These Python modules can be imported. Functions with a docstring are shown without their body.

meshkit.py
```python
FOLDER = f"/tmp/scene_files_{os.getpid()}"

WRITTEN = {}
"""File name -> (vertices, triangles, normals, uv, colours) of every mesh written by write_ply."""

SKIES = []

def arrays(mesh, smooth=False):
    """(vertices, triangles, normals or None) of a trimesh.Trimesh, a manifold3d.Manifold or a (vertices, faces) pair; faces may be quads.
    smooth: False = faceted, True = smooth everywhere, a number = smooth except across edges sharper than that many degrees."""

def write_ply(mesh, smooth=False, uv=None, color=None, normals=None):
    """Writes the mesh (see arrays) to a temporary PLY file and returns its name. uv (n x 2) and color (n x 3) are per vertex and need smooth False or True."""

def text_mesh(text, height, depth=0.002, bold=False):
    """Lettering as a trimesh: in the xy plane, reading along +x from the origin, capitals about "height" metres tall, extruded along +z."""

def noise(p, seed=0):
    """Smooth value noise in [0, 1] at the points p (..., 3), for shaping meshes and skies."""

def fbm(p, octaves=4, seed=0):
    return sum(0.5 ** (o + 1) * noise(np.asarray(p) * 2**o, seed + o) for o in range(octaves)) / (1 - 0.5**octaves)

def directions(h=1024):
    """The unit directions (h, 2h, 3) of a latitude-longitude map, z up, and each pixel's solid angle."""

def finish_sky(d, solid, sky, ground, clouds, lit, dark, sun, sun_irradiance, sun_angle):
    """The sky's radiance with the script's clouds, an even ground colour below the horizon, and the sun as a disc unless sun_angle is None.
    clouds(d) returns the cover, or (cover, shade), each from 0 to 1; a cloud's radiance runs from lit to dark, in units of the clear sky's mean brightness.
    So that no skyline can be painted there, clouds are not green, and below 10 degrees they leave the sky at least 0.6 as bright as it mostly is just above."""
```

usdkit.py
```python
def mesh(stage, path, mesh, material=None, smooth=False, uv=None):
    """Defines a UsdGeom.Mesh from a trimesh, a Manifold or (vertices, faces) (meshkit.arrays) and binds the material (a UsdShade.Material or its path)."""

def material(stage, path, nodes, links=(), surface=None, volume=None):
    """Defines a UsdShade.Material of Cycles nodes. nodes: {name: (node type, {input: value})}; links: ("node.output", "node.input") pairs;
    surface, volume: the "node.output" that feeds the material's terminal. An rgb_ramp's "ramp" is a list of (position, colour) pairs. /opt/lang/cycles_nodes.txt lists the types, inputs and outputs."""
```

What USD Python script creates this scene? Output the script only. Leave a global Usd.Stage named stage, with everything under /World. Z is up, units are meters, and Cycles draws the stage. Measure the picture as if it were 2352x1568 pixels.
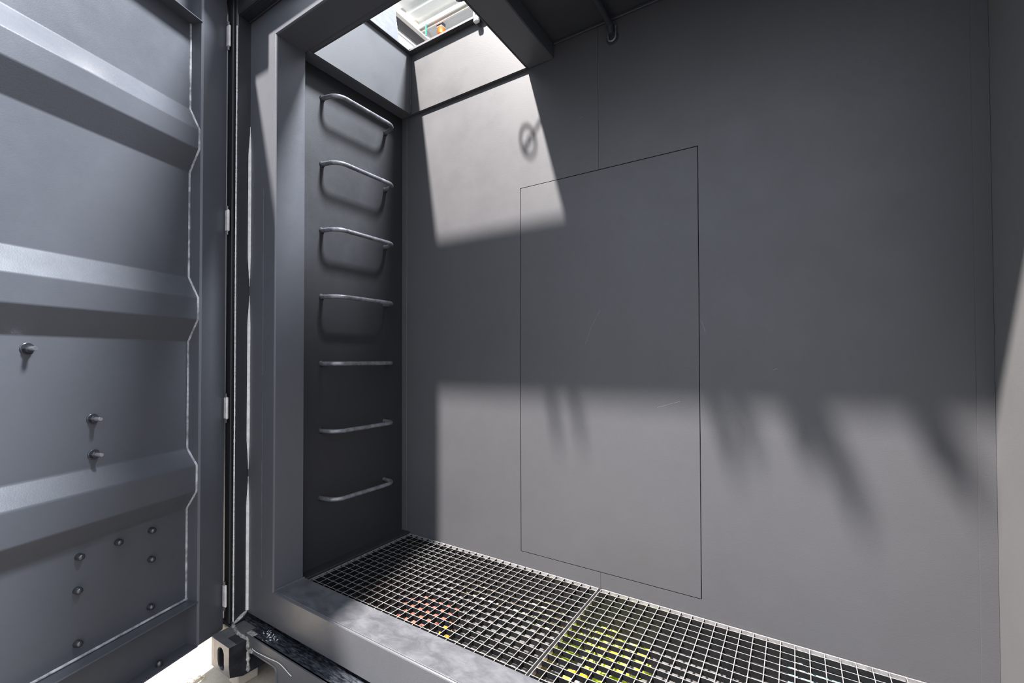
import math, random
import numpy as np
import trimesh, shapely.geometry as sg
import usdkit, meshkit
from manifold3d import Manifold
from pxr import Usd, UsdGeom, UsdLux, UsdShade, Gf, Sdf

stage = Usd.Stage.CreateInMemory()
UsdGeom.SetStageUpAxis(stage, UsdGeom.Tokens.z)
UsdGeom.SetStageMetersPerUnit(stage, 1.0)
UsdGeom.Xform.Define(stage, '/World')
UsdGeom.Scope.Define(stage, '/World/Looks')
random.seed(7)
rng = np.random.default_rng(7)
PI = math.pi

# ------------------------------------------------------------------ camera
FPX, CX, CY = 1020.9, 1181.0, 806.6
YAW, PITCH, ROLL = math.radians(32.2395), math.radians(0.8611), math.radians(-0.1432)
EYE = np.array([1.7974, -1.7135, 0.9278])
fw = np.array([-math.sin(YAW) * math.cos(PITCH), math.cos(YAW) * math.cos(PITCH), math.sin(PITCH)])
r0 = np.array([math.cos(YAW), math.sin(YAW), 0.0])
u0 = np.cross(r0, fw)
rt = r0 * math.cos(ROLL) + u0 * math.sin(ROLL)
up = -r0 * math.sin(ROLL) + u0 * math.cos(ROLL)
cam = UsdGeom.Camera.Define(stage, '/World/camera')
m = Gf.Matrix4d(*[*map(float, rt), 0, *map(float, up), 0, *map(float, -fw), 0, *map(float, EYE), 1])
cam.AddTransformOp().Set(m)
AP = 36.0
cam.CreateHorizontalApertureAttr(AP)
cam.CreateVerticalApertureAttr(AP * 1568 / 2352)
cam.CreateFocalLengthAttr(AP * FPX / 2352)
cam.CreateHorizontalApertureOffsetAttr(AP * (1176 - CX) / 2352)
cam.CreateVerticalApertureOffsetAttr(AP * (CY - 784) / 2352)
cam.CreateClippingRangeAttr(Gf.Vec2f(0.02, 200))
cam.CreateExposureAttr(0.0)

# ------------------------------------------------------------------ light: overcast sky and the lamps of the hall
sky = UsdLux.DomeLight.Define(stage, '/World/sky')
sky.CreateColorAttr(Gf.Vec3f(0.80, 0.88, 1.0))
sky.CreateIntensityAttr(0.63)

def lamp(name, pos, radius, intensity, color, aim=None):
    l = UsdLux.SphereLight.Define(stage, '/World/' + name)
    l.CreateRadiusAttr(radius)
    l.CreateIntensityAttr(intensity)
    l.CreateColorAttr(Gf.Vec3f(*color))
    l.AddTranslateOp().Set(Gf.Vec3d(*pos))
    return l

lamp('hall_lamp', (-0.80, -3.80, 8.40), 0.15, 22500, (1.0, 0.945, 0.91))
lamp('hall_lamp_001', (4.1, 0.85, 8.5), 0.75, 620, (0.87, 0.92, 1.0))

# ------------------------------------------------------------------ materials
def M(name, nodes, links, surface='p.BSDF'):
    return usdkit.material(stage, '/World/Looks/' + name, nodes, links, surface=surface)

def paint(name, c, rough=0.42, var=0.06, spec=0.5, speck=True):
    c = np.array(c) * 0.5
    return M(name, {
        'g': ('geometry', {}),
        'n': ('noise_texture', {'scale': 1.7, 'detail': 5.0, 'roughness': 0.6}),
        'r': ('rgb_ramp', {'ramp': [(0.3, tuple(c * (1 - var))), (0.7, tuple(c * (1 + var)))]}),
        'n2': ('noise_texture', {'scale': 260.0, 'detail': 2.0}),
        'b': ('bump', {'strength': 0.10, 'distance': 0.002}),
        'n3': ('noise_texture', {'scale': 6.0, 'detail': 6.0, 'roughness': 0.7}),
        'rr': ('map_range', {'from_min': 0.3, 'from_max': 0.7, 'to_min': rough - 0.05, 'to_max': rough + 0.07}),
        'p': ('principled_bsdf', {'specular_ior_level': spec}),
    }, [('g.position', 'n.vector'), ('g.position', 'n2.vector'), ('g.position', 'n3.vector'), ('n.fac', 'r.fac'), ('r.color', 'p.base_color'),
        ('n2.fac', 'b.height'), ('b.normal', 'p.normal'), ('n3.fac', 'rr.value'), ('rr.result', 'p.roughness')])

def plain(name, c, rough=0.5, metallic=0.0, spec=0.5, **kw):
    return M(name, {'p': ('principled_bsdf', {'base_color': tuple(c), 'roughness': rough, 'metallic': metallic, 'specular_ior_level': spec, **kw})}, [])

def worn(name, a, b, scale=14.0, rough=(0.3, 0.5), metallic=0.0, stretch=(1, 1, 1), bump=0.15, lo=0.38, hi=0.62):
    return M(name, {
        'g': ('geometry', {}), 'm': ('mapping', {'scale': stretch}),
        'n': ('noise_texture', {'scale': scale, 'detail': 8.0, 'roughness': 0.65, 'distortion': 0.4}),
        'r': ('rgb_ramp', {'ramp': [(lo, tuple(a)), (hi, tuple(b))]}),
        'rr': ('map_range', {'from_min': 0.3, 'from_max': 0.7, 'to_min': rough[0], 'to_max': rough[1]}),
        'n2': ('noise_texture', {'scale': scale * 9, 'detail': 4.0}),
        'b': ('bump', {'strength': bump, 'distance': 0.003}),
        'p': ('principled_bsdf', {'metallic': metallic}),
    }, [('g.position', 'm.vector'), ('m.vector', 'n.vector'), ('m.vector', 'n2.vector'), ('n.fac', 'r.fac'), ('r.color', 'p.base_color'),
        ('n.fac', 'rr.value'), ('rr.result', 'p.roughness'), ('n2.fac', 'b.height'), ('b.normal', 'p.normal')])

GREY = (0.150, 0.155, 0.172)
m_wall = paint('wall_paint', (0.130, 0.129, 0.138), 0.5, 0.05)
m_curb = paint('curb_paint', (0.108, 0.108, 0.114), 0.5, 0.05)
m_side = paint('side_wall_shade_tone', (0.035, 0.036, 0.041), 0.5, 0.05)  # wall paint copied darker, the ladder wall's shade put into the colour
m_right = paint('right_wall_lit_tone', (0.26, 0.257, 0.257), 0.5, 0.04)  # wall paint copied lighter, lamp light on this wall put into the colour
m_frame = paint('frame_paint', GREY, 0.38, 0.05)
m_door = paint('door_paint', (0.150, 0.156, 0.175), 0.36, 0.06)
m_dark = paint('dark_paint', (0.055, 0.057, 0.066), 0.45, 0.10)
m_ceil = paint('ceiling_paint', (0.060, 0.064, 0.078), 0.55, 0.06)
m_post = paint('post_paint', (0.050, 0.050, 0.058), 0.35, 0.15)
m_rung = worn('rung_steel', (0.15, 0.15, 0.165), (0.24, 0.24, 0.255), 30, (0.28, 0.42), 0.5)
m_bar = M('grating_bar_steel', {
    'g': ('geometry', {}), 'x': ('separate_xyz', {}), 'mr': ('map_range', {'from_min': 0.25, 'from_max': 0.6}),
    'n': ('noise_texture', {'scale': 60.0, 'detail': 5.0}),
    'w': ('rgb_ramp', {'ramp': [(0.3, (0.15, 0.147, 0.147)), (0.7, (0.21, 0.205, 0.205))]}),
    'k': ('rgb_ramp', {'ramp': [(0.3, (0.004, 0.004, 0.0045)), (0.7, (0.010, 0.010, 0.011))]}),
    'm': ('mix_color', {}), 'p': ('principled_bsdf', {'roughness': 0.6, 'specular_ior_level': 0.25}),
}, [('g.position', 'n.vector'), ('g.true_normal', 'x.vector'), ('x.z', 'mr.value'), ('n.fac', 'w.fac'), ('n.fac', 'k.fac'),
    ('mr.result', 'm.fac'), ('k.color', 'm.a'), ('w.color', 'm.b'), ('m.result', 'p.base_color')])   # lit tops and shaded sides painted in by facing direction
m_galv = worn('galvanised_steel', (0.22, 0.215, 0.215), (0.32, 0.31, 0.31), 60, (0.30, 0.45), 0.4)
m_tray = worn('tray_steel', (0.13, 0.126, 0.126), (0.17, 0.165, 0.165), 10, (0.35, 0.5), 0.3)
m_sillplate = worn('worn_sill_paint', (0.070, 0.072, 0.080), (0.110, 0.113, 0.124), 13, (0.36, 0.48), 0.15, (1, 1.6, 1))
m_thresh = worn('scraped_steel', (0.02, 0.022, 0.028), (0.16, 0.18, 0.21), 26, (0.15, 0.35), 0.55, (1.0, 5.0, 1.0), 0.3, 0.42, 0.72)
m_cast = M('bare_casting', {
    'g': ('geometry', {}), 'x': ('separate_xyz', {}), 'px': ('separate_xyz', {}), 'k': ('math', {'math_type': 'greater_than', 'value2': 0.7}),
    'h': ('math', {'math_type': 'greater_than', 'value2': -0.858}), 'h2': ('math', {'math_type': 'less_than', 'value2': -0.025}), 'h3': ('math', {'math_type': 'greater_than', 'value2': -0.08}), 'h4': ('math', {'math_type': 'less_than', 'value2': -0.160}),
    'a1': ('math', {'math_type': 'multiply'}), 'a2': ('math', {'math_type': 'multiply'}), 'a3': ('math', {'math_type': 'multiply'}), 'mx': ('math', {'math_type': 'maximum'}),
    'n': ('noise_texture', {'scale': 24.0, 'detail': 7.0, 'roughness': 0.65}),
    'r': ('rgb_ramp', {'ramp': [(0.35, (0.115, 0.113, 0.118)), (0.65, (0.175, 0.172, 0.18))]}),
    'd': ('rgb_ramp', {'ramp': [(0.35, (0.010, 0.010, 0.012)), (0.65, (0.030, 0.030, 0.035))]}),
    'm': ('mix_color', {}), 'b': ('bump', {'strength': 0.35, 'distance': 0.003}), 'p': ('principled_bsdf', {'metallic': 0.2, 'roughness': 0.45}),
}, [('g.position', 'n.vector'), ('g.true_normal', 'x.vector'), ('x.x', 'k.value1'), ('g.position', 'px.vector'), ('px.y', 'h.value1'), ('px.x', 'h2.value1'), ('px.x', 'h3.value1'), ('px.z', 'h4.value1'),
    ('h.value', 'a1.value1'), ('h2.value', 'a1.value2'), ('h3.value', 'a2.value1'), ('h4.value', 'a2.value2'), ('a1.value', 'a3.value1'), ('a2.value', 'a3.value2'), ('k.value', 'mx.value1'), ('a3.value', 'mx.value2'),
    ('n.fac', 'r.fac'), ('n.fac', 'd.fac'), ('mx.value', 'm.fac'), ('r.color', 'm.a'), ('d.color', 'm.b'), ('m.result', 'p.base_color'), ('n.fac', 'b.height'), ('b.normal', 'p.normal')])   # side keeps its black paint; shade inside the hole is painted in
m_castdark0 = worn('rough_black_paint', (0.012, 0.013, 0.016), (0.05, 0.05, 0.06), 60, (0.35, 0.6), 0.0, bump=0.9)
m_light_bead = worn('pale_gap_light', (0.58, 0.54, 0.53), (0.74, 0.70, 0.69), 40, (0.45, 0.6), 0.0)  # pale tone standing for light in the hinge gap and on the post edge
m_weld = worn('weld_metal', (0.20, 0.18, 0.165), (0.62, 0.58, 0.54), 55, (0.3, 0.5), 0.3, bump=0.8)
m_caulk = worn('door_caulk', (0.16, 0.16, 0.17), (0.48, 0.47, 0.48), 22, (0.4, 0.6), 0.0)
m_rubber = plain('black_rubber', (0.006, 0.006, 0.007), 0.45)
m_bolt = plain('black_steel_bolt', (0.10, 0.10, 0.11), 0.22, 0.8)
m_zinc = plain('bright_zinc', (0.62, 0.62, 0.64), 0.22, 0.9)
m_hinge = worn('pale_hinge_steel', (0.48, 0.44, 0.43), (0.66, 0.62, 0.60), 30, (0.35, 0.5), 0.1)
m_lid = worn('aluminium_sheet', (0.072, 0.074, 0.084), (0.090, 0.092, 0.104), 24, (0.35, 0.5), 0.25, (1, 1, 6))
m_roof = M('white_roof_sheet', {'d': ('diffuse_bsdf', {'color': (0.84, 0.84, 0.82)}), 't': ('translucent_bsdf', {'color': (0.72, 0.72, 0.69)}), 'x': ('mix_closure', {'fac': 0.5})},
           [('d.BSDF', 'x.closure1'), ('t.BSDF', 'x.closure2')], 'x.closure')
m_white = plain('white_plastic', (0.82, 0.82, 0.80), 0.4)
m_cream = plain('cream_steel', (0.78, 0.74, 0.68), 0.5)
m_greybeam = plain('grey_beam', (0.16, 0.16, 0.165), 0.5)
m_orange = plain('orange_plastic', (0.62, 0.07, 0.004), 0.5)
m_green = plain('green_plastic', (0.03, 0.28, 0.14), 0.5)
m_hv = worn('hi_vis_fabric', (0.70, 0.90, 0.03), (0.86, 1.0, 0.08), 40, (0.6, 0.8))
m_hvor = worn('amber_fabric', (0.85, 0.42, 0.01), (0.98, 0.58, 0.02), 40, (0.6, 0.8))
m_stripe = plain('reflective_stripe', (0.30, 0.31, 0.31), 0.35, 0.3)
m_black = plain('black_piping', (0.012, 0.012, 0.013), 0.6)
m_label = plain('white_label', (0.85, 0.88, 0.92), 0.5)
m_blueink = plain('blue_ink', (0.03, 0.10, 0.45), 0.5)
m_orstrap = worn('orange_strap', (0.80, 0.16, 0.008), (0.90, 0.24, 0.015), 60, (0.6, 0.8))
m_red = worn('dark_red_cloth', (0.16, 0.045, 0.03), (0.26, 0.075, 0.045), 20, (0.7, 0.9))
m_paper = worn('brown_paper', (0.56, 0.43, 0.26), (0.76, 0.62, 0.40), 30, (0.5, 0.7), bump=0.5)
m_aqua = plain('pale_blue_plastic', (0.17, 0.27, 0.31), 0.35)
m_thread = plain('white_thread', (0.8, 0.8, 0.8), 0.5)
m_ground = worn('concrete', (0.42, 0.355, 0.28), (0.56, 0.49, 0.40), 5, (0.7, 0.9), 0.0, bump=0.6)
m_shaving = worn('straw', (0.62, 0.48, 0.28), (0.80, 0.66, 0.42), 60, (0.5, 0.7))
m_rust = worn('brown_dirt', (0.10, 0.06, 0.04), (0.22, 0.14, 0.09), 60, (0.7, 0.9))

# ------------------------------------------------------------------ helpers
used = {}
def numbered(path):
    if path not in used:
        used[path] = 0
        return path
    used[path] += 1
    return f'{path}_{used[path]:03d}'

def say(prim, label=None, cat=None, group=None, kind=None):
    for k, v in (('label', label), ('category', cat), ('group', group), ('kind', kind)):
        if v:
            prim.SetCustomDataByKey(k, v)
    return prim

BASE = {}
def thing(name, label, cat, loc=(0, 0, 0), group=None, kind=None):
    p = numbered('/World/' + name)
    x = UsdGeom.Xform.Define(stage, p)
    x.AddTranslateOp().Set(Gf.Vec3d(*map(float, loc)))
    BASE[p] = np.array(loc, float)
    return say(x.GetPrim(), label, cat, group, kind)

def arrays(g):
    v, f, _ = meshkit.arrays(g, False) if not isinstance(g, tuple) else (g[0], g[1], None)
    return np.array(v, float), np.array(f)

def part(parent, name, g, mat, smooth=False, label=None, kind=None):
    """one mesh under a thing; geometry is given in world coordinates"""
    pp = str(parent.GetPath())
    top = '/'.join(pp.split('/')[:3])
    p = numbered(pp + '/' + name)
    v, f = arrays(g)
    base = BASE.get(top, np.zeros(3))
    pr = usdkit.mesh(stage, p, (v - base, f), mat, smooth=smooth).GetPrim()
    return say(pr, label, None, None, kind)

def solo(name, g, mat, label, cat=None, group=None, kind=None, smooth=False):
    p = numbered('/World/' + name)
    v, f = arrays(g)
    base = np.array([(v[:, 0].min() + v[:, 0].max()) / 2, (v[:, 1].min() + v[:, 1].max()) / 2, v[:, 2].min()])
    me = usdkit.mesh(stage, p, (v - base, f), mat, smooth=smooth)
    me.AddTranslateOp().Set(Gf.Vec3d(*map(float, base)))
    return say(me.GetPrim(), label, cat, group, kind)

def join(*gs):
    vs, fs, n = [], [], 0
    for g in gs:
        v, f = arrays(g)
        vs.append(v); fs.append(f + n); n += len(v)
    return np.vstack(vs), np.vstack(fs)

def box(x0, x1, y0, y1, z0, z1, b=0.002):
    x0, x1 = min(x0, x1), max(x0, x1); y0, y1 = min(y0, y1), max(y0, y1); z0, z1 = min(z0, z1), max(z0, z1)
    b = min(b, (x1 - x0) * .45, (y1 - y0) * .45, (z1 - z0) * .45)
    if b <= 0:
        t = trimesh.creation.box((x1 - x0, y1 - y0, z1 - z0))
        t.apply_translation(((x0 + x1) / 2, (y0 + y1) / 2, (z0 + z1) / 2))
        return t.vertices, t.faces
    pts = []
    for sx in (0, 1):
        for sy in (0, 1):
            for sz in (0, 1):
                X, Y, Z = (x0, x1)[sx], (y0, y1)[sy], (z0, z1)[sz]
                dx, dy, dz = (b, -b)[sx], (b, -b)[sy], (b, -b)[sz]
                pts += [(X, Y + dy, Z + dz), (X + dx, Y, Z + dz), (X + dx, Y + dy, Z)]
    h = trimesh.convex.convex_hull(np.array(pts))
    return h.vertices, h.faces

def sheet(x0, x1, y0, y1, z0, z1):
    return box(x0, x1, y0, y1, z0, z1, 0)

def tube(pts, r, n=10, cap=True):
    pts = np.array(pts, float)
    rr = np.full(len(pts), r) if np.ndim(r) == 0 else np.array(r)
    T = np.gradient(pts, axis=0); T /= np.linalg.norm(T, axis=1)[:, None]
    a = np.array([0, 0, 1.0]) if abs(T[0, 2]) < .9 else np.array([1.0, 0, 0])
    V = []
    N = np.cross(T[0], a); N /= np.linalg.norm(N)
    for i in range(len(pts)):
        N = N - T[i] * (N @ T[i]); N /= np.linalg.norm(N)
        B = np.cross(T[i], N)
        for k in range(n):
            w = 2 * PI * k / n
            V.append(pts[i] + rr[i] * (N * math.cos(w) + B * math.sin(w)))
    F = []
    for i in range(len(pts) - 1):
        for k in range(n):
            a0, a1 = i * n + k, i * n + (k + 1) % n
            F += [(a0, a1, a1 + n), (a0, a1 + n, a0 + n)]
    if cap:
        V += [pts[0], pts[-1]]
        c0, c1 = len(V) - 2, len(V) - 1
        e = (len(pts) - 1) * n
        for k in range(n):
            F += [(c0, (k + 1) % n, k), (c1, e + k, e + (k + 1) % n)]
    return np.array(V), np.array(F)

def fillet_path(pts, r, seg=8):
    """polyline with rounded corners"""
    pts = [np.array(p, float) for p in pts]
    out = [pts[0]]
    for a, b, c in zip(pts[:-2], pts[1:-1], pts[2:]):
        u = (a - b) / np.linalg.norm(a - b); w = (c - b) / np.linalg.norm(c - b)
        ang = math.acos(np.clip(u @ w, -1, 1)); d = r / math.tan(ang / 2)
        p0, p1 = b + u * d, b + w * d
        ctr = b + (u + w) / np.linalg.norm(u + w) * r / math.sin(ang / 2)
        for k in range(seg + 1):
            t = k / seg
            q = (p0 - ctr) * math.sin((1 - t) * (PI - ang)) / math.sin(PI - ang) + (p1 - ctr) * math.sin(t * (PI - ang)) / math.sin(PI - ang)
            out.append(ctr + q)
    out.append(pts[-1])
    return np.array(out)

def lathe(profile, n=20):
    """profile of (r, h) about +z, closed at the axis where r = 0"""
    t = trimesh.creation.revolve(np.array(profile), sections=n)
    return np.array(t.vertices), np.array(t.faces)

def place(g, origin, ax):
    """turn a +z shape so that z runs along ax, at origin"""
    v, f = arrays(g)
    ax = np.array(ax, float); ax /= np.linalg.norm(ax)
    a = np.array([0, 0, 1.0]) if abs(ax[2]) < .9 else np.array([1.0, 0, 0])
    x = np.cross(a, ax); x /= np.linalg.norm(x); y = np.cross(ax, x)
    return v[:, :1] * x + v[:, 1:2] * y + v[:, 2:3] * ax + np.array(origin), f

def prism_xz(poly, y0, y1):
    """a shapely polygon in (x, z) extruded along y"""
    t = trimesh.creation.extrude_polygon(poly, y1 - y0)
    v = np.array(t.vertices)
    return np.stack([v[:, 0], y1 - v[:, 2], v[:, 1]], 1), np.array(t.faces)

def prism_xy(poly, z0, z1):
    t = trimesh.creation.extrude_polygon(poly, z1 - z0)
    v = np.array(t.vertices)
    return v + np.array([0, 0, z0]), np.array(t.faces)

# ------------------------------------------------------------------ dimensions (grating top = 0, back wall = y 0, ladder wall = x 0)
W = 2.256
FI, FO = -0.607, -0.734            # inner and outer face of the door frame
XJ, XP = 0.06, -0.13               # jamb reveal, corner post's inner face
ZL, ZH = 2.222, 2.346              # lintel, header underside
ZC, ZR, ZT = 2.228, 2.296, 2.551   # hatch frame underside, roof underside, curb top
HX0, HX1, HY0, HY1 = 0.077, 0.791, -0.580, -0.0145
ZB = -0.115                        # tray floor
ZG = -0.340                        # ground

# ------------------------------------------------------------------ setting
PX0, PX1, PZ0, PZ1 = 0.7517, 1.5062, 0.0635, 1.6957
SEAM = 1.127
def rect(a, b, c, d):
    return sg.box(a, c, b, d)
wb = thing('wall_back', 'dark grey painted steel back wall with a flush panel cut into it', None, (W / 2, 0, ZB), kind='structure')
hole = rect(PX0 - 0.0022, PX1 + 0.0022, PZ0 - 0.0022, PZ1 + 0.0022)
part(wb, 'wall_sheet', prism_xz(rect(-0.02, SEAM - 0.0005, ZB, 2.60).difference(hole), 0.0, 0.02), m_wall)
part(wb, 'wall_sheet', prism_xz(rect(SEAM + 0.0005, W + 0.02, ZB, 2.60).difference(hole), 0.0, 0.02), m_wall)
part(wb, 'backing', sheet(-0.10, W + 0.10, 0.024, 0.05, -0.2, 2.60), m_dark)
part(wb, 'edge_strip', box(2.219, W, -0.0025, 0.001, 0.0, ZR, 0.001), m_wall)
part(wb, 'edge_strip', box(0.0, 0.035, -0.0025, 0.001, 0.0, ZC, 0.001), m_wall)
pan = thing('access_panel', 'tall flush rectangular access panel set in the grey back wall', 'panel', ((PX0 + PX1) / 2, 0.01, PZ0))
part(pan, 'panel_sheet', box(PX0, PX1, 0.0, 0.018, PZ0, PZ1, 0.0012), m_wall)

wl = thing('wall_left', 'narrow dark grey side wall carrying the ladder rungs', None, (0, -0.3, -0.2), kind='structure')
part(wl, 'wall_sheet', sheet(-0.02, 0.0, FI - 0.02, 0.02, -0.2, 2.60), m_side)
part(wl, 'outer_skin', sheet(-0.128, -0.10, FI - 0.02, 3.0, ZG, 2.60), m_frame)
wr = thing('wall_right', 'grey side wall at the right edge, lit in its lower part', None, (W, -0.3, -0.2), kind='structure')
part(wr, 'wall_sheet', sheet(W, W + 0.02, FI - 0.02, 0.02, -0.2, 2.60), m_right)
part(wr, 'outer_skin', sheet(W + 0.10, W + 0.128, FI - 0.02, 3.0, ZG, 2.60), m_frame)

ce = thing('ceiling', 'dark steel roof with a rectangular hatch opening', None, (W / 2, -0.3, ZR), kind='structure')
roof = sg.box(-0.02, FI - 0.03, W + 0.02, 0.02).difference(sg.box(HX0 - 0.01, HY0 - 0.01, HX1 + 0.01, HY1 + 0.01))
part(ce, 'roof_sheet', prism_xy(roof, ZR, ZR + 0.006), m_ceil)
part(ce, 'outer_roof', prism_xy(sg.box(-0.128, FO, W + 0.128, 3.0).difference(sg.box(HX0 - 0.012, HY0 - 0.012, HX1 + 0.012, HY1 + 0.012)), 2.47, 2.476), m_frame)
part(ce, 'edge_angle', box(HX1 + 0.135, W, -0.012, 0.0, ZR - 0.012, ZR, 0.002), m_ceil)

fl = thing('floor', 'shallow steel tray floor under the walking grating', None, (W / 2, -0.3, ZB), kind='structure')
part(fl, 'tray_bottom', sheet(-0.02, W + 0.02, FI - 0.05, 0.02, ZB - 0.004, ZB), m_tray)
part(fl, 'tray_front', sheet(-0.02, W + 0.02, FI - 0.005, FI - 0.001, ZB, -0.035), m_dark)

m_asph = worn('asphalt', (0.035, 0.035, 0.037), (0.060, 0.060, 0.062), 40, (0.8, 0.95), 0.0, bump=0.6)  # unseen yard made dark so it bounces little light into the opening
gr = solo('ground', sheet(-30, 30, -30, 30, ZG - 0.2, ZG - 0.01), m_asph, 'dark asphalt yard around the container, unseen, made dark to cut bounced light', kind='structure')
solo('concrete_apron', box(-4.0, 0.6, -1.9, 3.2, ZG - 0.1, ZG, 0.01), m_ground, 'pale dusty concrete apron under the container corner', kind='structure')

# ------------------------------------------------------------------ door frame (jamb, lintel and sill are one welded ring)
fr = thing('door_frame', 'dark grey steel door frame ring around the opening', 'door frame', (W / 2, (FI + FO) / 2, -0.12))
def ring(yz):
    """loops of (y, inner grow, outer shrink)"""
    ox0, ox1, oz0, oz1 = XP, W - XP, -0.12, ZH
    ix0, ix1, iz0, iz1 = XJ, W - XJ, 0.013, ZL
    V, F = [], []
    for y, gi, so in yz:
        V += [(ix0 - gi, y, iz0 - gi), (ix1 + gi, y, iz0 - gi), (ix1 + gi, y, iz1 + gi), (ix0 - gi, y, iz1 + gi)]
        V += [(ox0 + so, y, oz0 + so), (ox1 - so, y, oz0 + so), (ox1 - so, y, oz1 - so), (ox0 + so, y, oz1 - so)]
    n = len(yz)
    for i in range(n - 1):
        for k in range(4):
            a, b = i * 8 + k, i * 8 + (k + 1) % 4
            F += [(a, b, b + 8), (a, b + 8, a + 8)]
            a, b = a + 4, b + 4
            F += [(a, b + 8, b), (a, a + 8, b + 8)]
    for i, s in ((0, 1), (n - 1, -1)):
        for k in range(4):
            a, b = i * 8 + k, i * 8 + (k + 1) % 4
            q = [(a, a + 4, b + 4), (a, b + 4, b)]
            F += q if s > 0 else [t[::-1] for t in q]
    return np.array(V), np.array(F)
part(fr, 'frame_ring', ring([(FO, 0.005, 0.0), (FO + 0.0016, 0.0022, 0.0), (FO + 0.005, 0.0, 0.0), (FI - 0.003, 0.0, 0.0), (FI, 0.003, 0.0)]), m_frame)
part(fr, 'sill_plate', box(XJ + 0.002, W - XJ - 0.002, FO + 0.005, FI + 0.004, 0.0125, 0.0165, 0.0016), m_sillplate, label='scuffed pale tread plate on the sill')
part(fr, 'weld_seam', tube([(XJ + 0.003, FO + 0.006, 0.0175), (XJ + 0.003, FI + 0.002, 0.0175)], 0.004, 8), m_frame, 30)
part(fr, 'gap_light_stripe', box(XP + 0.10, XP + 0.107, FO - 0.0008, FO + 0.001, 0.05, 0.80, 0.0004), m_sillplate)  # both stripes draw light falling through the hinge gap
part(fr, 'gap_light_stripe', box(XP + 0.10, XP + 0.107, FO - 0.0008, FO + 0.001, 0.86, 1.62, 0.0004), m_sillplate)

# ------------------------------------------------------------------ container end frame: corner posts, header, threshold, corner casting
ef = thing('container_end_frame', 'dark steel end frame of the container with its corner posts and corner casting', 'container frame', (W / 2, -0.75, ZG))
YP = -0.789
part(ef, 'corner_post', box(-0.29, XP, YP, -0.60, -0.15, 2.60, 0.006), m_post)
part(ef, 'corner_post', box(W - XP, W + 0.29, YP, -0.60, ZG, 2.60, 0.006), m_post)
part(ef, 'header', join(box(XP - 0.001, W - XP + 0.001, YP, -0.60, ZH, 2.60, 0.005), tube([(XP, FO - 0.004, ZH - 0.002), (W - XP, FO - 0.004, ZH - 0.002)], 0.004, 6)), m_post)
part(ef, 'post_seal', box(-0.182, -0.139, -0.8005, YP + 0.001, -0.14, 2.50, 0.003), m_rubber)
part(ef, 'post_base', box(-0.29, -0.115, -0.798, -0.60, ZG, -0.151, 0.004), m_dark)
part(ef, 'upper_casting', box(-0.29, -0.035, -0.90, YP + 0.001, 2.43, 2.60, 0.006), m_post)
for i in range(3):
    part(ef, 'header_seam', box(XP + 0.01, W - XP, YP + 0.010 + i * 0.012, YP + 0.0125 + i * 0.012, ZH - 0.0015, ZH + 0.001, 0.0006), m_post)
th = sg.Polygon([(-0.02, -0.136), (W + 0.1, -0.136), (W + 0.1, ZG), (0.203, ZG), (0.200, -0.205), (0.192, -0.192), (-0.02, -0.192)])
part(ef, 'threshold_face', prism_xz(th.buffer(-0.003).buffer(0.003, quad_segs=4), -0.800, -0.790), m_frame)
lip = fillet_path([(0.03, -0.7995, -0.190), (0.202, -0.7995, -0.189), (0.207, -0.7995, ZG)], 0.022)
part(ef, 'notch_edge', tube(lip, 0.0045, 8), m_frame, 30)
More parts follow.
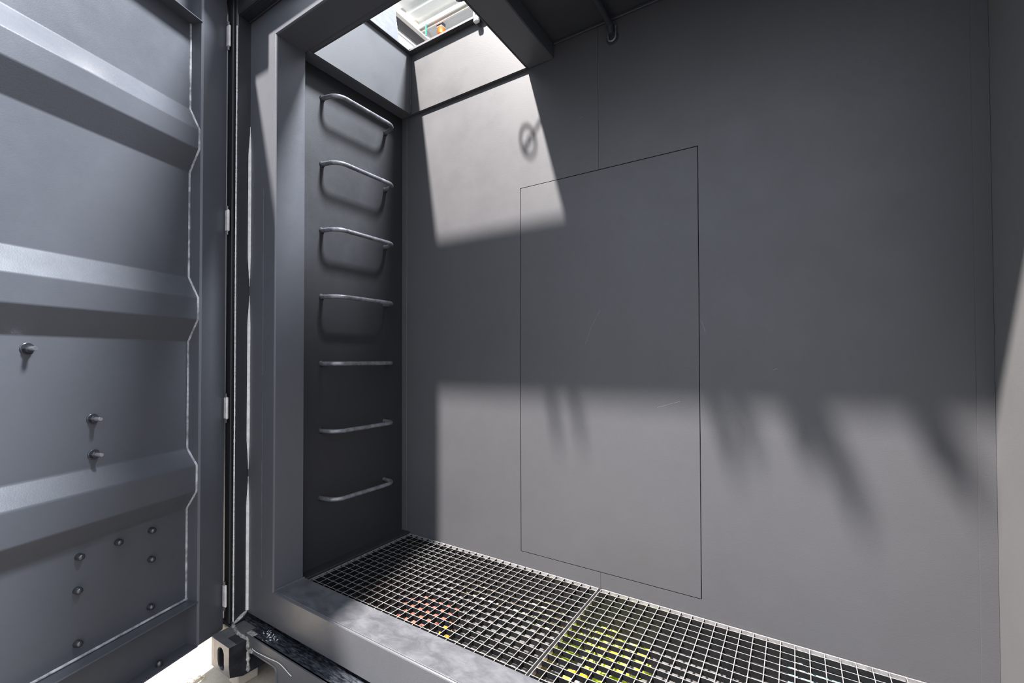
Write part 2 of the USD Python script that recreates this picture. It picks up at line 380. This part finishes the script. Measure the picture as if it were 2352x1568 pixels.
part(ef, 'threshold_top', join(box(-0.02, W + 0.1, -0.799, -0.745, -0.146, -0.136, 0.004), box(-0.13, W + 0.1, -0.747, -0.60, -0.150, -0.1385, 0.002)), m_thresh, label='scraped shiny threshold bar')
part(ef, 'threshold_back', sheet(-0.02, W + 0.1, -0.66, -0.65, ZG, -0.138), m_black)
part(ef, 'threshold_end', box(-0.012, 0.034, -0.797, -0.777, -0.137, -0.1335, 0.0015), m_weld)
part(ef, 'bearing_pad', box(-0.095, -0.03, -0.82, -0.74, ZG, -0.277, 0.004), m_ground)
# the corner casting: a rounded block with an oval hole in its front face
def casting():
    pl = sg.box(-0.135, -0.870, 0.010, -0.735)
    x0, x1, y0, y1, z0, z1 = -0.132, 0.010, -0.870, -0.735, -0.278, -0.148
    b = Manifold.hull(Manifold.cube((x1 - x0 - 0.03, y1 - y0, z1 - z0 - 0.06)).translate((x0 + 0.03, y0, z0 + 0.06)) +
                      Manifold.cube((x1 - x0 - 0.004, y1 - y0 - 0.004, z1 - z0 - 0.02)).translate((x0 + 0.004, y0 + 0.004, z0 + 0.02)) +
                      Manifold.cube((x1 - x0, y1 - y0 - 0.012, z1 - z0 - 0.03)).translate((x0, y0 + 0.012, z0 + 0.03)) +
                      Manifold.cube((x1 - x0 - 0.03, y1 - y0 - 0.05, 0.01)).translate((x0 + 0.03, y0 + 0.05, z0)) +
                      Manifold.cube((x1 - x0 - 0.004, y1 - y0 - 0.004, z1 - z0 - 0.02)).translate((x0, y0 + 0.004, z0 + 0.016)))
    s1 = Manifold.cylinder(0.16, 0.0205, 0.0205, 32).rotate((90, 0, 0))
    hx, hz = -0.052, -0.2105
    hole = Manifold.hull(s1.translate((hx, -0.74, hz + 0.022)) + s1.translate((hx, -0.74, hz - 0.022)))
    c1 = Manifold.cylinder(0.0052, 0.0245, 0.0205, 32).rotate((-90, 0, 0))
    cham = Manifold.hull(c1.translate((hx, -0.8702, hz + 0.022)) + c1.translate((hx, -0.8702, hz - 0.022)))
    return b - hole - cham
cs = casting()
part(ef, 'corner_casting', cs, m_cast, label='bare steel corner casting with an oval hole and a black side')
part(ef, 'casting_paint', box(-0.06, 0.0095, -0.842, -0.80, -0.1495, -0.1472, 0.0008), m_dark)
# weld beads, and pale beads that draw light at the corner post
def bead(pts, r, jit, seed, n=8):
    g = np.random.default_rng(seed)
    pts = np.array(pts, float)
    L = np.linalg.norm(np.diff(pts, axis=0), axis=1).sum()
    k = max(6, int(L / (r * 1.3)))
    d = np.concatenate([[0], np.cumsum(np.linalg.norm(np.diff(pts, axis=0), axis=1))])
    q = np.stack([np.interp(np.linspace(0, L, k), d, pts[:, i]) for i in range(3)], 1)
    rr = r * (1 + jit * g.uniform(-1, 1, k)); rr[0] *= .5; rr[-1] *= .5
    return tube(q, rr, n)
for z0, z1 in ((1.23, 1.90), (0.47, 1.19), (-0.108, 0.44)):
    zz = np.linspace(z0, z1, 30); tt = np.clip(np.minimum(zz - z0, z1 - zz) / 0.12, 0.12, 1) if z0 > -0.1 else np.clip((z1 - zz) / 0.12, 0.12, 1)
    part(ef, 'gap_light_bead', tube(np.stack([np.full(30, XP + 0.004), np.full(30, FO - 0.002), zz], 1), 0.0075 * tt, 8), m_light_bead, 30)  # pale bead draws hinge-gap light, tapering where the hinges would shade it
part(ef, 'weld_bead', bead([(XP + 0.004, FO - 0.003, -0.112), (XP + 0.002, YP + 0.012, -0.136), (XP + 0.006, YP - 0.001, -0.139)], 0.0075, .18, 3), m_weld, 30)
part(ef, 'weld_bead', bead([(-0.128, -0.792, -0.143), (-0.06, -0.806, -0.147), (-0.01, -0.806, -0.147), (0.012, -0.803, -0.15), (0.014, -0.803, -0.27)], 0.0058, .45, 4), m_weld, 30)
part(ef, 'weld_bead', bead([(0.02, -0.8015, -0.186), (0.045, -0.803, -0.188)], 0.007, .25, 5), m_weld, 30)
part(ef, 'post_edge', bead([(XP - 0.001, YP + 0.0005, -0.135), (XP - 0.001, YP + 0.0005, 1.55), (XP - 0.001, YP + 0.0005, 2.30)], 0.0028, .2, 6, 6), m_light_bead, 30)  # highlight along the post edge drawn as a pale line
# cam keepers on the header, out of sight above, whose shadows fall on the back wall
for x, w, d, zk in ((0.545, 0.008, 0.075, 2.30), (0.632, 0.007, 0.07, 2.305), (1.065, 0.011, 0.085, 2.305), (1.125, 0.007, 0.07, 2.31), (1.262, 0.040, 0.045, 2.29), (1.30, 0.012, 0.13, 2.31), (1.505, 0.030, 0.05, 2.30), (1.52, 0.008, 0.10, 2.31)):
    part(ef, 'cam_keeper', box(x - w / 2, x + w / 2, YP - d, YP + 0.002, zk, 2.42, 0.004), m_post)

m_scratch = plain('bared_scratch', (0.16, 0.16, 0.17), 0.5)
SCR = [(1.357, 0.739, 1.44, 0.767, 0.0011), (1.736, 0.885, 1.749, 0.891, 0.0014), (1.515, 1.06, 1.528, 1.02, 0.0011), (1.066, 0.985, 1.09, 1.05, 0.0007), (1.09, 1.05, 1.13, 1.122, 0.0007), (1.04, 1.93, 1.062, 1.935, 0.001)]
for (xa, za, xb, zb_, w) in SCR:
    c0, c1 = np.array([xa, za]), np.array([xb, zb_]); L = np.linalg.norm(c1 - c0); a = math.atan2(c1[1] - c0[1], c1[0] - c0[0])
    b = box(-L / 2, L / 2, -0.0004, 0.0002, -w / 2, w / 2, 0.0001)
    v = np.stack([b[0][:, 0] * math.cos(a) - b[0][:, 2] * math.sin(a) + (xa + xb) / 2, b[0][:, 1], b[0][:, 0] * math.sin(a) + b[0][:, 2] * math.cos(a) + (za + zb_) / 2], 1)
    part(wb if not (PX0 < xa < PX1) else pan, 'scratch', (v, b[1]), m_scratch)

# ------------------------------------------------------------------ container door, standing open
P0 = np.array([-0.18, -0.80, 0.0])
TD = np.array([0.305, -0.9523, 0.0]); TD /= np.linalg.norm(TD)      # from hinge to free edge
ND = np.array([TD[1], -TD[0], 0.0])                                  # to the outside of the door
def dw(g):
    """door coordinates (along, outward, up) to world"""
    v, f = arrays(g)
    w = P0 + v[:, :1] * TD + v[:, 1:2] * ND + v[:, 2:3] * np.array([0, 0, 1.0])
    return w, f
dr = thing('container_door', 'open container door with three pressed horizontal ridges and a boxed frame', 'container door', (-0.05, -1.2, -0.175))
SW, DV, DL = 0.114, 0.057, 1.02
def dpart(name, g, mat, smooth=False, label=None, kind=None):
    return part(dr, name, dw(g), mat, smooth, label, kind)
dpart('stile', box(0.0, SW, 0.0, 0.075, -0.175, 2.50, 0.006), m_door, 20)
dpart('stile', box(DL, DL + SW, 0.0, 0.075, -0.175, 2.50, 0.006), m_door, 20)
dpart('bottom_rail', join(box(SW - 0.002, DL, 0.001, DV + 0.012, -0.0085, -0.0035, 0.0012), box(SW - 0.002, DL, DV, DV + 0.006, -0.175, -0.004, 0.001), box(SW - 0.002, DL, 0.001, DV + 0.006, -0.175, -0.170, 0.0012)), m_door)
dpart('top_rail', join(box(SW - 0.002, DL, 0.001, DV + 0.012, 2.243, 2.248, 0.0012), box(SW - 0.002, DL, DV, DV + 0.006, 2.243, 2.50, 0.001), box(SW - 0.002, DL, 0.001, DV + 0.006, 2.415, 2.50, 0.0012)), m_door)
prof = [(DV, -0.004)]
for a, b, c, d in ((0.350, 0.420, 0.519, 0.580), (0.995, 1.081, 1.163, 1.245), (1.655, 1.742, 1.818, 1.905)):
    prof += [(DV, a), (0.010, b), (0.010, c), (DV, d)]
prof += [(DV, 2.245)]
pp = fillet_path([(o, 0.0, z) for o, z in prof], 0.016, 5)
def corr(s0, s1, off):
    n = len(pp); V = np.zeros((2 * n, 3))
    V[:n] = np.stack([np.full(n, s0), pp[:, 0] + off, pp[:, 2]], 1)
    V[n:] = np.stack([np.full(n, s1), pp[:, 0] + off, pp[:, 2]], 1)
    F = []
    for i in range(n - 1):
        F += [(i, n + i, n + i + 1), (i, n + i + 1, i + 1)]
    return V, np.array(F)
v1, f1 = corr(SW - 0.004, DL + 0.004, 0.0); v2, f2 = corr(SW - 0.004, DL + 0.004, 0.003)
dpart('ridged_panel', join((v1, f1[:, ::-1]), (v2, f2)), m_door, 40)
bp = np.stack([np.full(len(pp), SW + 0.002), pp[:, 0] - 0.001, pp[:, 2]], 1)
dpart('seam_bead', tube(bp, 0.0042, 8), m_caulk, 30)
dpart('seam_bead', tube([(SW, DV - 0.003, 0.002), (DL, DV - 0.003, 0.002)], 0.0045, 8), m_caulk, 30)
dpart('rubber_seal', box(-0.012, 0.001, 0.02, 0.075, -0.165, 2.50, 0.003), m_rubber)
dpart('rubber_seal', box(0.0, DL + SW, 0.065, 0.085, -0.19, -0.172, 0.003), m_rubber)
def bolt(s, z):
    b = dpart('bolt', place(lathe([(0, 0), (0.0065, 0), (0.0065, 0.034), (0.0052, 0.037), (0, 0.037)], 16), (s, DV, z), (0, -1, 0)), m_zinc, 30)
    part(b, 'washer', dw(place(lathe([(0, 0), (0.0165, 0), (0.0165, 0.0025), (0.0155, 0.0032), (0, 0.0032)], 24), (s, DV, z), (0, -1, 0))), m_bolt, 30)
    part(b, 'nut', dw(place(lathe([(0, 0.003), (0.0118, 0.003), (0.0122, 0.005), (0.0122, 0.012), (0.0105, 0.0145), (0, 0.0145)], 6), (s, DV, z), (0, -1, 0))), m_bolt)
for s, z in ((0.594, 0.958), (0.432, 0.737), (0.428, 0.623)):
    bolt(s, z)
for s, z in ((0.249, 0.315), (0.356, 0.316), (0.465, 0.314), (0.250, 0.213), (0.469, 0.212), (0.251, 0.045), (0.467, 0.048)):
    dpart('rivet', place(lathe([(0, 0), (0.0108, 0), (0.0110, 0.006), (0.0095, 0.0145), (0.006, 0.0185), (0, 0.0200)], 18), (s, DV, z), (0, -1, 0)), m_bolt, 40)
dpart('rivet', place(lathe([(0, 0), (0.0108, 0), (0.0110, 0.006), (0.0095, 0.0145), (0.006, 0.0185), (0, 0.0200)], 18), (0.235, 0.03, -0.170), (0, 0, 1)), m_bolt, 40)
for zc in (2.255, 1.493, 0.727, -0.03):
    h = part(dr, 'hinge', box(-0.1725, -0.1475, -0.812, -0.802, zc - 0.045, zc + 0.045, 0.004), m_hinge)
    part(h, 'hinge_pin', place(lathe([(0, 0), (0.0045, 0), (0.0045, 0.118), (0, 0.118)], 12), (-0.160, -0.807, zc - 0.059), (0, 0, 1)), m_bolt, 30)

# ------------------------------------------------------------------ ladder rungs
names = ['lowest bent ladder rung just above the floor grating', 'second bent ladder rung up from the grating', 'third bent ladder rung up from the grating',
         'middle bent ladder rung of the seven, at eye level', 'third bent ladder rung down from the roof hatch', 'second bent ladder rung down from the roof hatch', 'topmost bent ladder rung right under the hatch curb']
zr = [0.3043 + 0.3 * k for k in range(7)]
for k in range(7):
    t = thing('ladder_rung', names[k], 'ladder rung', (0.045, -0.305, zr[k] - 0.01), group='ladder rungs')
    path = fillet_path([(0.0, -0.4876, zr[k]), (0.088, -0.470, zr[k]), (0.088, -0.135, zr[k]), (0.0, -0.1218, zr[k])], 0.055, 8)
    part(t, 'bar', tube(path, 0.0098, 14), m_rung, 40)
    for y in (-0.4876, -0.1218):
        part(t, 'weld_collar', place(lathe([(0, 0.0), (0.0145, 0.0), (0.013, 0.003), (0.0100, 0.006), (0, 0.006)], 16), (0.0, y, zr[k]), (1, 0, 0)), m_side, 40)

# ------------------------------------------------------------------ roof hatch: frame beams, curb, lid
hc = thing('hatch_curb', 'grey steel hatch frame and raised curb around the roof opening', 'hatch frame', ((HX0 + HX1) / 2, -0.3, ZC))
part(hc, 'side_beam', box(HX1 + 0.005, 0.923, FI + 0.004, -0.001, ZC, ZR + 0.002, 0.004), m_frame)
part(hc, 'side_beam', box(0.0, HX0 - 0.005, FI + 0.004, -0.001, ZC, ZR + 0.002, 0.004), m_frame)
part(hc, 'cross_beam', box(HX0, HX1, HY1 + 0.005, -0.001, ZC, ZR + 0.002, 0.002), m_frame)
part(hc, 'cross_beam', box(HX0, HX1, FI + 0.002, HY0 - 0.005, ZC, ZR + 0.002, 0.002), m_frame)
part(hc, 'curb_wall', box(HX0 - 0.006, HX0, HY0 - 0.006, HY1 + 0.006, ZC, ZT, 0.0006), m_curb)
part(hc, 'curb_wall', box(HX1, HX1 + 0.006, HY0 - 0.006, HY1 + 0.006, ZC, ZT, 0.0006), m_curb)
part(hc, 'curb_wall', box(HX0, HX1, HY1, HY1 + 0.006, ZC, ZT, 0.0006), m_curb)
part(hc, 'curb_wall', box(HX0, HX1, HY0 - 0.006, HY0, ZC, ZT, 0.0006), m_curb)
for y0, y1, x0, x1 in ((HY0 - 0.03, HY1 + 0.03, HX0 - 0.03, HX0 - 0.004), (HY0 - 0.03, HY1 + 0.03, HX1 + 0.004, HX1 + 0.03)):
    part(hc, 'rim', box(x0, x1, y0, y1, ZT - 0.006, ZT + 0.001, 0.001), m_lid)
part(hc, 'rim', box(HX0 - 0.004, HX1 + 0.004, HY1 + 0.004, HY1 + 0.03, ZT - 0.006, ZT + 0.001, 0.001), m_cream)
for x0, x1, y0, y1 in ((HX0, HX0 + 0.018, HY0, HY1), (HX1 - 0.018, HX1, HY0, HY1), (HX0 + 0.018, HX1 - 0.018, HY1 - 0.028, HY1), (HX0 + 0.018, HX1 - 0.018, HY0, HY0 + 0.018)):
    part(hc, 'lip', box(x0, x1, y0, y1, ZT - 0.004, ZT + 0.001, 0.001), m_curb)
part(hc, 'corner_weld', tube([(HX0 + 0.002, HY1 - 0.002, ZC + 0.01), (HX0 + 0.002, HY1 - 0.002, ZT - 0.01)], 0.0035, 6), m_side, 30)
li = thing('hatch_cover', 'pale aluminium hatch lid standing open on the left side of the curb', 'hatch cover', (HX0 - 0.03, -0.3, ZT))
def lean(g, a=math.radians(9.5)):
    v, f = arrays(g)
    o = np.array([HX0 - 0.010, 0, ZT + 0.004]); q = v - o
    return np.stack([q[:, 0] * math.cos(a) - q[:, 2] * math.sin(a), q[:, 1], q[:, 0] * math.sin(a) + q[:, 2] * math.cos(a)], 1) + o, f
part(li, 'lid_sheet', lean(box(HX0 - 0.014, HX0 - 0.010, HY0 - 0.01, -0.085, ZT + 0.004, ZT + 0.72, 0.001)), m_lid)
part(li, 'lid_edge', lean(box(HX0 - 0.034, HX0 - 0.010, -0.087, -0.083, ZT + 0.004, ZT + 0.72, 0.001)), m_white)
for y in (-0.47, -0.16):
    part(li, 'lid_hinge', place(lathe([(0, 0), (0.008, 0), (0.008, 0.07), (0, 0.07)], 12), (HX0 - 0.014, y, ZT + 0.004), (0, 1, 0)), m_galv, 30)
kn = thing('hatch_latch', 'dark round latch ring on a short arm at the hatch curb', 'latch', (0.72, -0.30, 2.40))
tor = trimesh.creation.torus(0.034, 0.0055, 36, 10)
NV = np.array([-0.2, -0.45, 0.87]); NV /= np.linalg.norm(NV)
part(kn, 'knob_ring', place((tor.vertices, tor.faces), (0.667, -0.300, 2.415), NV), m_bolt, 40)
part(kn, 'latch_arm', tube([(0.655, -0.308, 2.408), (0.70, -0.29, 2.425), (0.745, -0.275, 2.45), (HX1, -0.275, 2.45)], [0.007, 0.005, 0.007, 0.009], 8), m_bolt, 40)
for q in ((0.653, -0.308, 2.407), (0.676, -0.298, 2.416)):
    sp = trimesh.creation.icosphere(2, 0.0095); part(kn, 'rivet', (sp.vertices + np.array(q), sp.faces), m_bolt, 40)
cl = thing('edge_clip', 'small white plastic clip on the rear edge of the hatch curb', 'clip', (0.535, -0.025, 2.535))
part(cl, 'clip_body', box(0.520, 0.548, -0.050, -0.028, 2.522, 2.548, 0.005), m_white)
part(cl, 'clip_tab', box(0.522, 0.530, -0.052, -0.046, 2.540, 2.572, 0.002), m_white)
# grab rod under the roof
rod = thing('ceiling_rod', 'dark round rod running under the roof beside the hatch beam', 'rod', (1.185, -0.3, 2.19))
rp = fillet_path([(1.186, FI, 2.262), (1.186, -0.022, 2.262), (1.190, -0.016, 2.222)], 0.012, 5)
part(rod, 'bar', tube(rp, 0.0125, 12), m_ceil, 40)
hook = [(1.190 + 0.0155 * math.cos(a), -0.010, 2.214 + 0.0155 * math.sin(a)) for a in np.linspace(PI, 2 * PI, 13)]
hook = [(1.1745, -0.010, 2.255)] + hook + [(1.2055, -0.010, 2.255)]
part(rod, 'bracket', tube(hook, 0.0035, 8), m_rung, 40)
part(rod, 'wall_plate', place(lathe([(0, 0), (0.026, 0), (0.026, 0.003), (0, 0.003)], 24), (1.190, 0.0, 2.216), (0, -1, 0)), m_ceil, 40)

# ------------------------------------------------------------------ gratings
GZ, GH, GT = 0.0, 0.0175, 0.0028
def grating(label, x0, x1, bars, tone):
    g = thing('floor_grating', label, 'floor grating', ((x0 + x1) / 2, -0.31, -GH), group=None)
    ya, yb = FI - 0.004, -0.004
    for y0, y1 in ((yb - 0.004, yb), (ya, ya + 0.004)):
        part(g, 'end_band', box(x0, x1, y0, y1, -GH, GZ, 0.0006), m_galv)
    for a, b in ((x0, x0 + 0.003), (x1 - 0.003, x1)):
        part(g, 'end_band', box(a, b, ya, yb, -GH, GZ, 0.0006), m_galv)
    for x in bars:
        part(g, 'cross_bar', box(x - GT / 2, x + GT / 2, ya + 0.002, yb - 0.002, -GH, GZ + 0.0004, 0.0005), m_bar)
    k = 0
    while -0.031 - 0.0362 * k > ya + 0.01:
        y = -0.031 - 0.0362 * k
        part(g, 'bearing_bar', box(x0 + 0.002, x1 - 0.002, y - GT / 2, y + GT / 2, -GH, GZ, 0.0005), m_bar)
        k += 1
    return g
L0, L1, R0, R1 = 0.062, 1.1215, 1.1305, W - 0.004
grating('galvanised steel floor grating below the ladder, left of the dark seam', L0, L1, [1.0855 - 0.0386 * k for k in range(27) if 1.0855 - 0.0386 * k > L0 + 0.012], 0)
grating('galvanised steel floor grating right of the dark seam, over the hi-vis bundle', R0, R1, [1.126 + 0.039 * (k + 1) for k in range(30) if 1.126 + 0.039 * (k + 1) < R1 - 0.012], 0)
an = thing('edge_angle', 'dark steel edge strip along the foot of the ladder wall', 'edge strip', (0.03, -0.3, -0.04))
part(an, 'flange', box(0.0, 0.060, FI, 0.0, 0.003, 0.0085, 0.0015), m_side)
part(an, 'web', box(0.054, 0.060, FI, 0.0, -0.04, 0.005, 0.001), m_side)
le = thing('grating_ledge', 'steel ledge carrying the rear edge of the floor gratings', 'ledge', (W / 2, -0.01, -0.05))
part(le, 'flange', box(0.06, W, -0.018, 0.0, -GH - 0.005, -GH - 0.0005, 0.0008), m_galv)
part(le, 'seam_shade_strip', box(1.1185, 1.1335, FI + 0.005, -0.001, -0.048, -0.0185, 0.001), m_black)  # black strip added so the gap between gratings reads as deep shade
for x in (0.30, 1.62):
    part(le, 'support', box(x - 0.006, x + 0.006, FI + 0.005, -0.0, -0.045, -GH - 0.006, 0.001), m_dark)

# ------------------------------------------------------------------ things lying in the tray
def crumple(cx, cy, sx, sy, h, seed, n=26, fold=14.0, rot=0.0, z0=ZB, sharp=0.35, mask=None):
    """a closed crumpled cloth or paper lump lying on the tray"""
    g = np.random.default_rng(seed)
    u = np.linspace(-1, 1, n)
    X, Y = np.meshgrid(u, u, indexing='ij')
    P = np.stack([X.ravel() * 1.0, Y.ravel() * 1.0, np.full(n * n, seed * 3.7)], 1)
    nz = np.zeros(n * n)
    for k in range(5):
        a = g.uniform(0, PI); ph = g.uniform(0, 6)
        nz += np.abs(np.sin((P[:, 0] * math.cos(a) + P[:, 1] * math.sin(a)) * fold * (0.25 + 0.12 * k) + ph + 1.2 * np.sin(P[:, 0] * 3 + k))) / 5
    r = np.hypot(P[:, 0], P[:, 1]) * (1 + 0.18 * np.sin(3 * np.arctan2(P[:, 1], P[:, 0]) + seed))
    env = np.clip(1.15 - r, 0, 1) ** sharp
    Z = z0 + 0.0015 + h * env * (0.35 + 0.75 * nz)
    c, s = math.cos(rot), math.sin(rot)
    jit = g.uniform(-1, 1, (n * n, 2)) * 0.012
    sc = np.minimum(1.0, 1.05 / np.maximum(r, 1e-6))
    ux, uy = (P[:, 0] * sc + jit[:, 0]) * sx, (P[:, 1] * sc + jit[:, 1]) * sy
    V = np.stack([cx + ux * c - uy * s, cy + ux * s + uy * c, Z], 1)
    B = V.copy(); B[:, 2] = z0 + 0.0005
    F = []
    for i in range(n - 1):
        for j in range(n - 1):
            a = i * n + j
            F += [(a, a + n, a + n + 1), (a, a + n + 1, a + 1)]
    F = np.array(F)
    return (np.vstack([V, B]), np.vstack([F, F[:, ::-1] + n * n])), V.reshape(n, n, 3)

(hvm, hvg) = crumple(1.262, -0.215, 0.115, 0.125, 0.060, 11, 30, 12, 0.35)
hv = thing('hi_vis_bundle', 'crumpled fluorescent yellow hi-vis garment lying under the grating', 'hi-vis vest', (1.262, -0.215, ZB))
part(hv, 'fabric', hvm, m_hv, 25)
def drape(grid, i0, i1, j0, j1, lift=0.002):
    q = grid[i0:i1, j0:j1].copy(); q[..., 2] += lift
    a, b = q.shape[:2]; V = q.reshape(-1, 3); D = V - np.array([0, 0, 0.0018]); F = []
    for i in range(a - 1):
        for j in range(b - 1):
            k = i * b + j
            F += [(k, k + b, k + b + 1), (k, k + b + 1, k + 1)]
    F = np.array(F)
    return np.vstack([V, D]), np.vstack([F, F[:, ::-1] + len(V)])
part(hv, 'reflective_band', drape(hvg, 3, 28, 18, 20), m_stripe, 25, label='grey reflective band')
part(hv, 'reflective_band', drape(hvg, 20, 23, 2, 27), m_stripe, 25, label='grey reflective band')
part(hv, 'black_piping', drape(hvg, 3, 28, 20, 22, 0.0025), m_black, 25)
part(hv, 'black_piping', drape(hvg, 6, 8, 3, 16, 0.0025), m_black, 25)
part(hv, 'amber_patch', drape(hvg, 10, 17, 7, 13, 0.003), m_hvor, 25, label='amber fabric patch')
lb = part(hv, 'care_label', drape(hvg, 11, 15, 14, 17, 0.0035), m_label, 25, label='white care label')
part(lb, 'blue_mark', drape(hvg, 12, 14, 15, 17, 0.0045), m_blueink, 25)
(g2, gg2) = crumple(1.098, -0.215, 0.036, 0.115, 0.022, 5, 18, 8, 0.25)
gv = thing('olive_cloth', 'flat olive green cloth strip under the grating beside the seam', 'cloth', (1.105, -0.21, ZB))
m_olive = worn('olive_fabric', (0.26, 0.38, 0.02), (0.36, 0.50, 0.04), 40, (0.6, 0.8))
part(gv, 'fabric', g2, m_olive, 25)
(g3, _) = crumple(1.185, -0.385, 0.045, 0.04, 0.028, 8, 16, 9, 0.2)
av = thing('amber_cloth', 'folded amber cloth with a white tag under the grating near the sill', 'cloth', (1.185, -0.385, ZB))
part(av, 'fabric', g3, m_hvor, 25)
part(av, 'tag', box(1.185, 1.225, -0.425, -0.395, ZB + 0.028, ZB + 0.031, 0.0005), m_label)
(g4, _) = crumple(0.685, -0.445, 0.022, 0.085, 0.022, 21, 14, 9, 0.5)
ov = thing('orange_strap', 'bright orange fabric strap lying under the left grating by the sill', 'strap', (0.685, -0.445, ZB))
part(ov, 'webbing', g4, m_orstrap, 25)
(g5, _) = crumple(0.52, -0.36, 0.13, 0.10, 0.03, 17, 18, 7, 0.4)
rv = thing('red_cloth', 'dark red cloth in the shade under the left grating', 'cloth', (0.52, -0.36, ZB))
part(rv, 'fabric', g5, m_red, 25)
for cx, cy, sx, sy, h, sd, lab in ((0.62, -0.115, 0.125, 0.05, 0.035, 31, 'crumpled brown paper under the left grating near the ladder'),
                                   (0.91, -0.105, 0.12, 0.075, 0.04, 32, 'crumpled brown paper under the left grating beside the seam')):
    (g6, _) = crumple(cx, cy, sx, sy, h, sd, 24, 18, -0.1)
    pv = thing('brown_paper', lab, 'paper', (cx, cy, ZB), group='brown paper in the tray')
    part(pv, 'sheet', g6, m_paper, 0)
(g7, _) = crumple(1.03, -0.50, 0.10, 0.045, 0.02, 33, 16, 14, 0.1)
p2 = thing('pale_paper', 'pale crumpled paper under the left grating close to the sill', 'paper', (1.03, -0.50, ZB))
part(p2, 'sheet', g7, plain('pale_paper', (0.66, 0.62, 0.54), 0.6), 0)
bb = thing('blue_box', 'pale blue plastic box under the grating at the far right', 'plastic box', (1.87, -0.115, ZB))
part(bb, 'body', box(1.775, 2.045, -0.170, -0.030, ZB, ZB + 0.060, 0.008), m_aqua)
part(bb, 'lid', box(1.770, 2.05, -0.175, -0.025, ZB + 0.060, ZB + 0.070, 0.004), m_aqua)
part(bb, 'cap', place(lathe([(0, 0), (0.02, 0), (0.02, 0.01), (0.016, 0.014), (0, 0.014)], 20), (1.80, -0.06, ZB + 0.070), (0, 0, 1)), m_white, 30)

# ------------------------------------------------------------------ small things outside the sill
tp = np.array([(0.045, -0.8045, -0.172), (0.075, -0.8045, -0.175), (0.114, -0.8045, -0.172), (0.17, -0.8045, -0.167), (0.221, -0.8045, -0.162), (0.262, -0.8045, -0.169), (0.302, -0.8045, -0.179)])
from scipy.interpolate import CubicSpline
tq = CubicSpline(np.linspace(0, 1, len(tp)), tp)(np.linspace(0, 1, 40))
solo('white_thread', tube(tq, 0.0011, 6), m_thread, 'thin white thread stuck across the front of the threshold', 'thread', smooth=30)
fv = []
for i in range(30):
    c = np.array([0.092 + rng.normal(0, 0.028), -0.757 + rng.normal(0, 0.012), -0.1348])
    if c[1] > -0.738 or c[1] < -0.79: continue
    a = rng.uniform(0, PI); L = rng.uniform(0.0008, 0.0035); w = rng.uniform(0.0005, 0.0012)
    b = box(-L, L, -w, w, -0.0012, 0.0012, 0.0003)
    fv.append((b[0] @ np.array([[math.cos(a), math.sin(a), 0], [-math.sin(a), math.cos(a), 0], [0, 0, 1]]) + c, b[1]))
solo('metal_swarf', join(*fv), m_thread, 'bright flecks of metal swarf scattered on the threshold bar', 'swarf', kind='stuff')
for i, (x, y, lab) in enumerate([(-0.231, -0.900, 'curled straw shaving on the ground, the one nearest the picture edge'), (-0.220, -0.878, 'curled straw shaving on the ground in the middle of three'), (-0.200, -0.872, 'curled straw shaving on the ground nearest the casting')]):
    a0 = rng.uniform(0, 6); R = rng.uniform(0.008, 0.014)
    q = [(x + R * math.cos(a0 + t) * (1 + .2 * t), y + R * math.sin(a0 + t), ZG + 0.003 + 0.004 * abs(math.sin(t))) for t in np.linspace(0, 4.4, 18)]
    solo('wood_shaving', tube(q, 0.0016, 6), m_shaving, lab, 'shaving', 'shavings on the ground', smooth=30)

# ------------------------------------------------------------------ hall roof seen through the hatch
RZ = 9.0
ro = thing('hall_roof', 'white ribbed hall roof seen up through the hatch', 'roof', (-2.0, 8.0, 8.6))
ys = []
y = 4.4
while y < 14:
    ys += [(y, 0.0), (y + 0.22, 0.0), (y + 0.27, 0.07), (y + 0.38, 0.07)]
    y += 0.43
ys = np.array(ys)
n = len(ys)
V = np.vstack([np.stack([np.full(n, -5.86), ys[:, 0], RZ + ys[:, 1]], 1), np.stack([np.full(n, 7.0), ys[:, 0], RZ + ys[:, 1]], 1)])
F = np.array([t for i in range(n - 1) for t in ((i, n + i + 1, n + i), (i, i + 1, n + i + 1))])
part(ro, 'ribbed_sheet', join((V, F), (V + np.array([0, 0, 0.004]), F[:, ::-1])), m_roof)
part(ro, 'edge_rail', box(-5.96, -5.84, 4.0, 14, RZ - 0.12, RZ + 0.1, 0.01), m_cream)
part(ro, 'edge_board', box(-6.30, -5.96, 4.0, 14, RZ - 0.04, RZ + 0.1, 0.01), m_greybeam)
part(ro, 'edge_rail', box(-6.36, -6.30, 4.0, 14, RZ - 0.12, RZ + 0.1, 0.01), m_white)
for y0 in (6.06, 6.17):
    part(ro, 'purlin', box(-5.84, 7.0, y0, y0 + 0.05, RZ - 0.10, RZ, 0.008), m_cream)
bc = thing('orange_beacon', 'orange domed beacon under the hall roof, seen through the hatch', 'beacon', (-5.34, 6.33, 8.7))
part(bc, 'dome', place(lathe([(0, 0), (0.095, 0), (0.095, 0.07), (0.07, 0.13), (0, 0.15)], 24), (-5.34, 6.33, 8.87), (0, 0, -1)), m_orange, 40)
part(bc, 'mount', box(-5.42, -5.26, 6.25, 6.41, 8.87, 9.0, 0.01), m_greybeam)
gf = thing('green_tie', 'thin green strap hanging from the hall roof edge', 'strap', (-5.565, 6.045, 8.6))
part(gf, 'strap', box(-5.585, -5.545, 6.035, 6.055, 8.62, 8.90, 0.004), m_green)
